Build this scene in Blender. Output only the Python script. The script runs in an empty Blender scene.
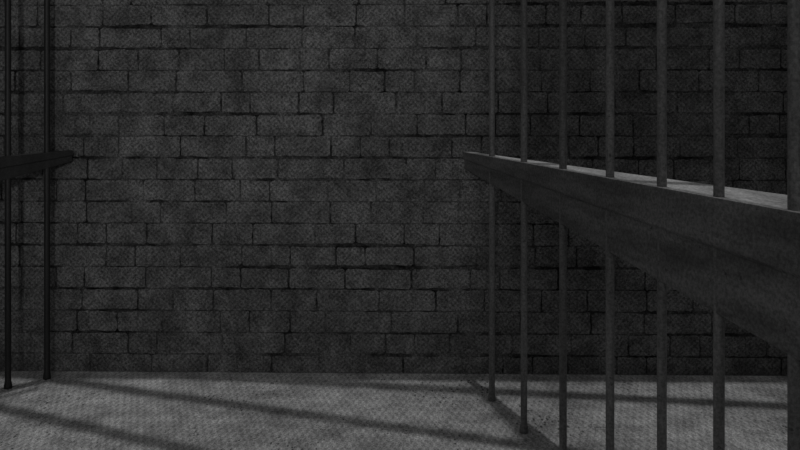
import bpy, bmesh, math, random
from mathutils import Vector, noise as mn
random.seed(23)
sc=bpy.context.scene
try:
    sc.view_settings.view_transform='Standard'; sc.view_settings.look='None'
except Exception as e: print(e)
H=1.31; F=700.0

# ---------------------------------------------------------------- materials
class M:
    def __init__(s,name,rough=.9):
        s.m=bpy.data.materials.new(name); s.m.use_nodes=True
        s.n=s.m.node_tree.nodes; s.l=s.m.node_tree.links
        s.b=s.n['Principled BSDF']; s.b.inputs['Roughness'].default_value=rough
        s.b.inputs['Specular IOR Level'].default_value=.15
        s.tc=s.n.new('ShaderNodeTexCoord')
    def noise(s,scale,detail=6,rough=.6,vec=None,stretch=None,loc=None):
        t=s.n.new('ShaderNodeTexNoise'); t.inputs['Scale'].default_value=scale
        t.inputs['Detail'].default_value=detail; t.inputs['Roughness'].default_value=rough
        v=vec or s.tc.outputs['Object']
        if stretch or loc:
            mp=s.n.new('ShaderNodeMapping'); mp.inputs['Scale'].default_value=stretch or (1,1,1)
            mp.inputs['Location'].default_value=loc or (0,0,0)
            s.l.new(v,mp.inputs[0]); v=mp.outputs[0]
        s.l.new(v,t.inputs['Vector']); return t.outputs['Fac']
    def ramp(s,x,a,b,lo=0.,hi=1.):
        r=s.n.new('ShaderNodeMapRange'); r.interpolation_type='SMOOTHSTEP'
        r.inputs[1].default_value=a; r.inputs[2].default_value=b
        r.inputs[3].default_value=lo; r.inputs[4].default_value=hi
        s.l.new(x,r.inputs[0]); return r.outputs[0]
    def math(s,op,a,b=None):
        m=s.n.new('ShaderNodeMath'); m.operation=op
        for i,v in enumerate((a,b)):
            if v is None: continue
            if isinstance(v,(int,float)): m.inputs[i].default_value=v
            else: s.l.new(v,m.inputs[i])
        return m.outputs[0]
    def dots(s,pu,pv,axes=(0,2),a=-.4,b=.6,lo=.5,hi=1.):
        sp=s.n.new('ShaderNodeSeparateXYZ'); s.l.new(s.tc.outputs['Object'],sp.inputs[0])
        u,v=sp.outputs[axes[0]],sp.outputs[axes[1]]
        cu=s.math('COSINE',s.math('MULTIPLY',u,2*math.pi/pu)); cv=s.math('COSINE',s.math('MULTIPLY',v,2*math.pi/pv))
        return s.ramp(s.math('MULTIPLY',cu,cv),a,b,hi,lo)
    def specks(s,scale,size,patch,lo,stretch=(1,1,1)):
        """scattered chips and dirt flecks, gathered in patches"""
        mp=s.n.new('ShaderNodeMapping'); mp.inputs['Scale'].default_value=stretch
        s.l.new(s.tc.outputs['Object'],mp.inputs[0])
        vo=s.n.new('ShaderNodeTexVoronoi'); vo.inputs['Scale'].default_value=scale
        s.l.new(mp.outputs[0],vo.inputs['Vector'])
        d=s.math('ADD',vo.outputs['Distance'],s.math('MULTIPLY',s.math('SUBTRACT',s.noise(scale*3,3,.7),.5),.5))
        r=s.math('MULTIPLY',s.ramp(s.noise(patch,5,.7,loc=(5,3,8)),.40,.72,.0,1.),size)
        return s.ramp(s.math('SUBTRACT',d,r),-.05,.05,lo,1.)
    def finish(s,val,bump=None,bs=.3,bd=.01):
        c=s.n.new('ShaderNodeCombineColor')
        for i in range(3): s.l.new(val,c.inputs[i])
        s.l.new(c.outputs[0],s.b.inputs['Base Color'])
        if bump is not None:
            bp=s.n.new('ShaderNodeBump'); bp.inputs['Strength'].default_value=bs
            bp.inputs['Distance'].default_value=bd
            s.l.new(bump,bp.inputs['Height']); s.l.new(bp.outputs[0],s.b.inputs['Normal'])
        return s.m

def brick_mat(name,base,faded=False):
    m=M(name)
    big=m.noise(1.3,5,.65); fine=m.noise(110,4,.85); mid=m.noise(8,7,.75)
    v=m.math('MULTIPLY',m.ramp(big,.3,.7,.70,1.22),base)
    v=m.math('MULTIPLY',v,m.ramp(fine,.32,.68,.30,1.70))
    v=m.math('MULTIPLY',v,m.ramp(mid,.3,.7,.55,1.35))
    v=m.math('MULTIPLY',v,m.specks(34,.14,1.8,.4,(1,1,1.2)))
    # hairline cracks
    cr=m.math('ABSOLUTE',m.math('SUBTRACT',m.noise(4.5,7,.7,stretch=(.7,1,1.2),loc=(3,1,5)),.5))
    msk=m.ramp(m.noise(1.7,3,.5,loc=(9,2,1)),.52,.62)
    crk=m.math('SUBTRACT',1.,m.math('MULTIPLY',m.ramp(cr,.0,.012,.6,0.),msk))
    v=m.math('MULTIPLY',v,crk)
    v=m.math('MULTIPLY',v,m.dots(.0270,.0270,(0,2),lo=.78,hi=1.08))
    if faded:
        f=m.noise(2.6,6,.75,loc=(4,0,2)); f2=m.noise(26,4,.7,stretch=(.35,1,1))
        k=m.math('ADD',m.ramp(f,.44,.64,.12,.92),m.ramp(f2,.35,.65,-.10,.34))
        v=m.math('MULTIPLY',v,m.math('MAXIMUM',k,.05))
    return m.finish(v,m.math('ADD',mid,m.math('MULTIPLY',fine,.5)),.5,.010)
m_brick=brick_mat('weathered_brick',.146)
m_mortar=brick_mat('dark_mortar',.14,True)

def floor_mat():
    m=M('concrete_floor')
    big=m.noise(1.1,6,.7); fine=m.noise(120,4,.85)
    v=m.math('MULTIPLY',m.ramp(big,.32,.68,.70,1.22),.42)
    v=m.math('MULTIPLY',v,m.ramp(fine,.32,.68,.35,1.6))
    v=m.math('MULTIPLY',v,m.ramp(m.noise(7,6,.75),.35,.65,.70,1.22))
    v=m.math('MULTIPLY',v,m.specks(52,.30,2.1,.25,(1,.5,1)))
    v=m.math('MULTIPLY',v,m.specks(24,.10,1.3,.35,(1,.5,1)))
    sc2=m.math('ABSOLUTE',m.math('SUBTRACT',m.noise(2.5,8,.8,stretch=(.5,1.3,1),loc=(2,7,0)),.5))
    v=m.math('MULTIPLY',v,m.ramp(sc2,0,.01,.65,1.))
    v=m.math('MULTIPLY',v,m.dots(.031,.085,(0,1),lo=.80,hi=1.1))
    return m.finish(v,fine,.2,.005)
m_floor=floor_mat()
def steel(name,base,rough=.55,st=(1,1,.1),spk=True):
    m=M(name,rough)
    m.b.inputs['Specular IOR Level'].default_value=.4
    a=m.noise(14,5,.7,stretch=st); f=m.noise(110,4,.7)
    v=m.math('MULTIPLY',m.ramp(a,.3,.7,.6,1.3),base)
    v=m.math('MULTIPLY',v,m.ramp(f,.3,.7,.6,1.35))
    if spk: v=m.math('MULTIPLY',v,m.ramp(m.noise(30,4,.7),.64,.7,1.,.4))
    return m.finish(v,f,.2,.003)
m_bar=steel('painted_steel_bar',.16)
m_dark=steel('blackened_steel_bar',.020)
m_rail=steel('painted_steel_rail',.135,.7,(.5,.12,1))
m_top=steel('lit_rail_top',.50,.7,(.5,.12,1))  # rail's top face: same steel, overhead light put into a lighter colour
m_caster=steel('dark_caster_steel',.08)  # only for the added overhead beams that cast the floor bands
m_plain=brick_mat('rough_plaster',.14)

def obj(name,bm,mat,parent=None,smooth=False):
    me=bpy.data.meshes.new(name); bm.normal_update(); bm.to_mesh(me); bm.free()
    for x in (mat if isinstance(mat,list) else [mat]): me.materials.append(x)
    if smooth:
        for p in me.polygons: p.use_smooth=True
    o=bpy.data.objects.new(name,me); sc.collection.objects.link(o)
    if parent: o.parent=parent
    return o
def box(bm,x0,x1,y0,y1,z0,z1,mi=0):
    vs=[bm.verts.new((x,y,z)) for x in (x0,x1) for y in (y0,y1) for z in (z0,z1)]
    for f in ((0,1,3,2),(4,6,7,5),(0,4,5,1),(2,3,7,6),(0,2,6,4),(1,5,7,3)):
        bm.faces.new([vs[i] for i in f]).material_index=mi

# ---------------------------------------------------------------- brick wall (back)
WALLH=2.80; TH=-.017
def prism(bm,pts,yb,yf,inset):
    cx=sum(p[0] for p in pts)/len(pts); cz=sum(p[1] for p in pts)/len(pts)
    def ring(y,ins):
        out=[]
        for x,z in pts:
            dx=cx-x; dz=cz-z
            out.append(bm.verts.new((x+math.copysign(min(ins,abs(dx)),dx),y,z+math.copysign(min(ins,abs(dz)),dz))))
        return out
    a=ring(yb,0); b=ring(yf+inset*.6,0); c=ring(yf,inset)
    n=len(pts)
    for r,s in ((a,b),(b,c)):
        for i in range(n):
            j=(i+1)%n; bm.faces.new((r[i],r[j],s[j],s[i]))
    bm.faces.new(c)
bm=bmesh.new()
box(bm,-3.2,4.2,.0,.2,0,WALLH,1)
rh=.1125; z=-.02; row=0
def gapz(x,r):
    # width of the bed joint changes along the course: raked out in places, nearly closed in others
    n=mn.noise(Vector((x*1.1,r*7.3,0.5)))+.6*mn.noise(Vector((x*6,r*3.1,2)))
    return max(.0010,.0048+.0095*n)
while z<WALLH-.02:
    zt=min(z+rh,WALLH-.005)
    x=-3.19-random.uniform(0,.3)
    while x<4.19:
        w=random.choice([.27,.30,.32,.34,.29,.25]) if random.random()<.58 else random.choice([.15,.18,.21,.235])
        x0=max(x,-3.19); x1=min(x+w,4.19)
        if x1-x0>.04:
            g=random.uniform(.0015,.0052); g2=random.uniform(.0015,.0050)
            pts=[]; nb=12; rc=random.uniform(.004,.012)
            sk=random.uniform(-.006,.006)
            ts=[0,.035]+[i/nb for i in range(1,nb)]+[.965,1]
            def cz(t): return rc if t in (0,1) else 0
            for t in ts:
                xx=x0+g+(x1-x0-g-g2)*t
                pts.append((xx,max(0.,z+cz(t)+gapz(xx,row)+random.uniform(-.0018,.0035))))
            for i in range(1,3):
                pts.append((x1-g2+random.uniform(-.003,.0015)+sk*(i-1.5),z+.008+(zt-z-.016)*i/3))
            for t in ts[::-1]:
                xx=x0+g+(x1-x0-g-g2)*t
                pts.append((xx,zt-cz(t)-gapz(xx,row+1)*.8-random.uniform(-.0018,.0035)))
            for i in range(2,0,-1):
                pts.append((x0+g+random.uniform(-.0015,.003),z+.008+(zt-z-.016)*i/3))
            prism(bm,pts,.001,-.0022-random.uniform(0,.003),.003)
        x+=w
    z+=rh; row+=1
bmesh.ops.recalc_face_normals(bm,faces=bm.faces)
wall=obj('wall_back',bm,[m_brick,m_mortar]); wall.location=(0,3.592,0); wall.rotation_euler=(0,0,TH)

bm=bmesh.new(); box(bm,-3.4,4.4,-3.2,3.95,-.12,0); obj('floor',bm,m_floor)
bm=bmesh.new(); box(bm,-3.4,-3.2,-3.2,3.95,0,WALLH); obj('wall_left',bm,m_plain)
bm=bmesh.new(); box(bm,4.2,4.4,-3.2,3.95,0,WALLH); obj('wall_right',bm,m_plain)
bm=bmesh.new(); box(bm,-.25,4.2,-.7,-.5,0,WALLH); obj('spot_blocker',bm,m_plain)  # unseen partition behind camera, added to block the spot from the right wall

# ---------------------------------------------------------------- bars
def bar(name,x,y,r,mat,parent,ztop=2.8):
    bm=bmesh.new(); n=20; rings=[]
    zs=[0,.006,.02,.035]+[.035+(ztop-.04)*i/24 for i in range(1,25)]
    for i,zv in enumerate(zs):
        rr=r*(1.35 if zv<.012 else 1.25 if zv<.025 else 1.0)*(1+random.uniform(-.02,.02))
        rings.append([bm.verts.new((x+rr*math.cos(2*math.pi*k/n),y+rr*math.sin(2*math.pi*k/n),zv)) for k in range(n)])
    for a,b in zip(rings,rings[1:]):
        for k in range(n): bm.faces.new((a[k],a[(k+1)%n],b[(k+1)%n],b[k]))
    bm.faces.new(rings[0][::-1]); bm.faces.new(rings[-1])
    return obj(name,bm,mat,parent,True)
def empty(name):
    e=bpy.data.objects.new(name,None); sc.collection.objects.link(e); return e
def loft(name,stations,mat,parent,bev=.003,mi={}):
    bm=bmesh.new(); rs=[[bm.verts.new(p) for p in s] for s in stations]; n=len(rs[0])
    for a,b in zip(rs,rs[1:]):
        for k in range(n):
            bm.faces.new((a[k],a[(k+1)%n],b[(k+1)%n],b[k])).material_index=mi.get(k,0)
    bm.faces.new(rs[0]); bm.faces.new(rs[-1][::-1])
    bmesh.ops.recalc_face_normals(bm,faces=bm.faces)
    o=obj(name,bm,mat,parent)
    b=o.modifiers.new('bevel','BEVEL'); b.width=bev; b.segments=2; b.limit_method='ANGLE'
    return o

right=empty('jail_bars')
rb=[(.427,3.252),(.517,2.920),(.605,2.598),(.688,2.293),(.759,2.029),(.821,1.802),(.886,1.573),(.955,1.345),(1.02,1.12),(1.08,.90)]
for i,(x,y) in enumerate(rb): bar('bar_%d'%(i+1),x,y,.0138,m_bar,right)
P0=Vector((.345,3.575)); dr=Vector((.2716,-1)); nrm=Vector((.965,.262))
def st(d):
    t=max(0.,(3.567-d)/(3.567-1.55))
    p=P0+dr*(P0.y-d)
    top=1.139-.036*t; h=.088+.240*t; w=.014+.216*t**1.15; fr=-.026
    prof=[(w,0),(fr,0),(fr,-.42*h),(fr+.008,-.44*h),(fr+.008,-h),(w*.5,-h*.95)]
    return [(p.x+nrm.x*u,p.y+nrm.y*u,top+zv) for u,zv in prof]
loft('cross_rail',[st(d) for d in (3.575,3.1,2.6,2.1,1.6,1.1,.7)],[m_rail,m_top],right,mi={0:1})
def toprail(name,a,b,parent,mat):
    a=Vector(a);b=Vector(b);d=(b-a).normalized();n=Vector((-d.y,d.x))
    S=[]
    for p in (a,b): S.append([(p.x+n.x*u,p.y+n.y*u,2.78+v) for u,v in ((-.015,0),(.015,0),(.015,.05),(-.015,.05))])
    return loft(name,S,mat,parent)
toprail('head_rail',(.36,3.5),(1.13,.7),right,m_bar)

left=empty('jail_bars')
lb=[(-1.775,3.52),(-1.902,3.396),(-2.03,3.27),(-2.16,3.145),(-2.29,3.02),(-2.42,2.89)]
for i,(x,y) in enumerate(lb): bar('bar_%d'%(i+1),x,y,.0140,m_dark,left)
def stl(t):
    p=Vector((-1.902,3.396))+Vector((.127,.124))*t
    n=Vector((.70,-.714))
    k=(1.68-t)/2.0
    top=1.145-.022*k; h=.056+.065*k
    return [(p.x+n.x*u,p.y+n.y*u,top+zv) for u,zv in ((-.02-.04*k,0),(.022,0),(.022,-.45*h),(.016,-.5*h),(.016,-h),(-.02-.03*k,-h))]
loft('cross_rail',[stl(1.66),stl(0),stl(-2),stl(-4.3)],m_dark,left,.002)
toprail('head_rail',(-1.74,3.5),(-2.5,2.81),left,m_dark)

# ---------------------------------------------------------------- unseen beams added overhead to cast the floor shadow bands
TILT=.036
def shadowbeam(a,b,w=.095):
    a=Vector(a);b=Vector(b);d=(b-a).normalized();n=Vector((-d.y,d.x))
    S=[]
    for p in (a,b): S.append([(p.x+n.x*u,p.y+n.y*u,2.84+v) for u,v in ((-w/2,0),(w/2,0),(w/2,.12),(.01,.12),(.01,.02),(-.01,.02),(-.01,.12),(-w/2,.12))])
    return loft('shadow_beam',S,m_caster,None)
def ext(p,q,xa,xb,off=2.85*TILT):
    s=(q[1]-p[1])/(q[0]-p[0]); return (xa,p[1]+s*(xa-p[0])+off),(xb,p[1]+s*(xb-p[0])+off)
shadowbeam(*ext((-1.495,3.61),(1.813,3.173),-1.9,4.2),w=.085)
shadowbeam(*ext((-1.775,3.52),(.631,2.762),-2.0,4.2),w=.080)
shadowbeam(*ext((-1.807,3.162),(-.829,2.762),-3.2,4.2),w=.080)

# ---------------------------------------------------------------- light
def light(name,kind,energy,loc,target,**k):
    l=bpy.data.lights.new(name,kind); l.energy=energy
    for a,v in k.items(): setattr(l,a,v)
    o=bpy.data.objects.new(name,l); sc.collection.objects.link(o); o.location=loc
    o.rotation_euler=(Vector(target)-Vector(loc)).to_track_quat('-Z','Y').to_euler()
    return o
light('sun_light','SUN',.60,(0,3,6),(0,3-TILT*6,0),angle=math.radians(1.1))
light('wall_fill_spot','SPOT',150,(-.5,-2.0,2.0),(-.75,3.6,1.80),shadow_soft_size=.10,spot_size=math.radians(52),spot_blend=1.0)  # added fill spot that brightens the back wall, no fixture in view
light('bars_fill','AREA',2.6,(.2,-.25,2.35),(.75,2.2,1.1),size=.25)  # added weak fill from the camera side to model bars and rail
w=bpy.data.worlds.new('night_sky'); sc.world=w; w.use_nodes=True
w.node_tree.nodes['Background'].inputs[0].default_value=(.5,.5,.5,1)
w.node_tree.nodes['Background'].inputs[1].default_value=.36

cam=bpy.data.cameras.new('camera'); co=bpy.data.objects.new('camera',cam); sc.collection.objects.link(co)
co.location=(0,0,H); co.rotation_euler=(math.pi/2,0,0)
cam.sensor_width=36; cam.lens=F*36/800; cam.shift_y=-107/800; cam.clip_start=.02
sc.camera=co
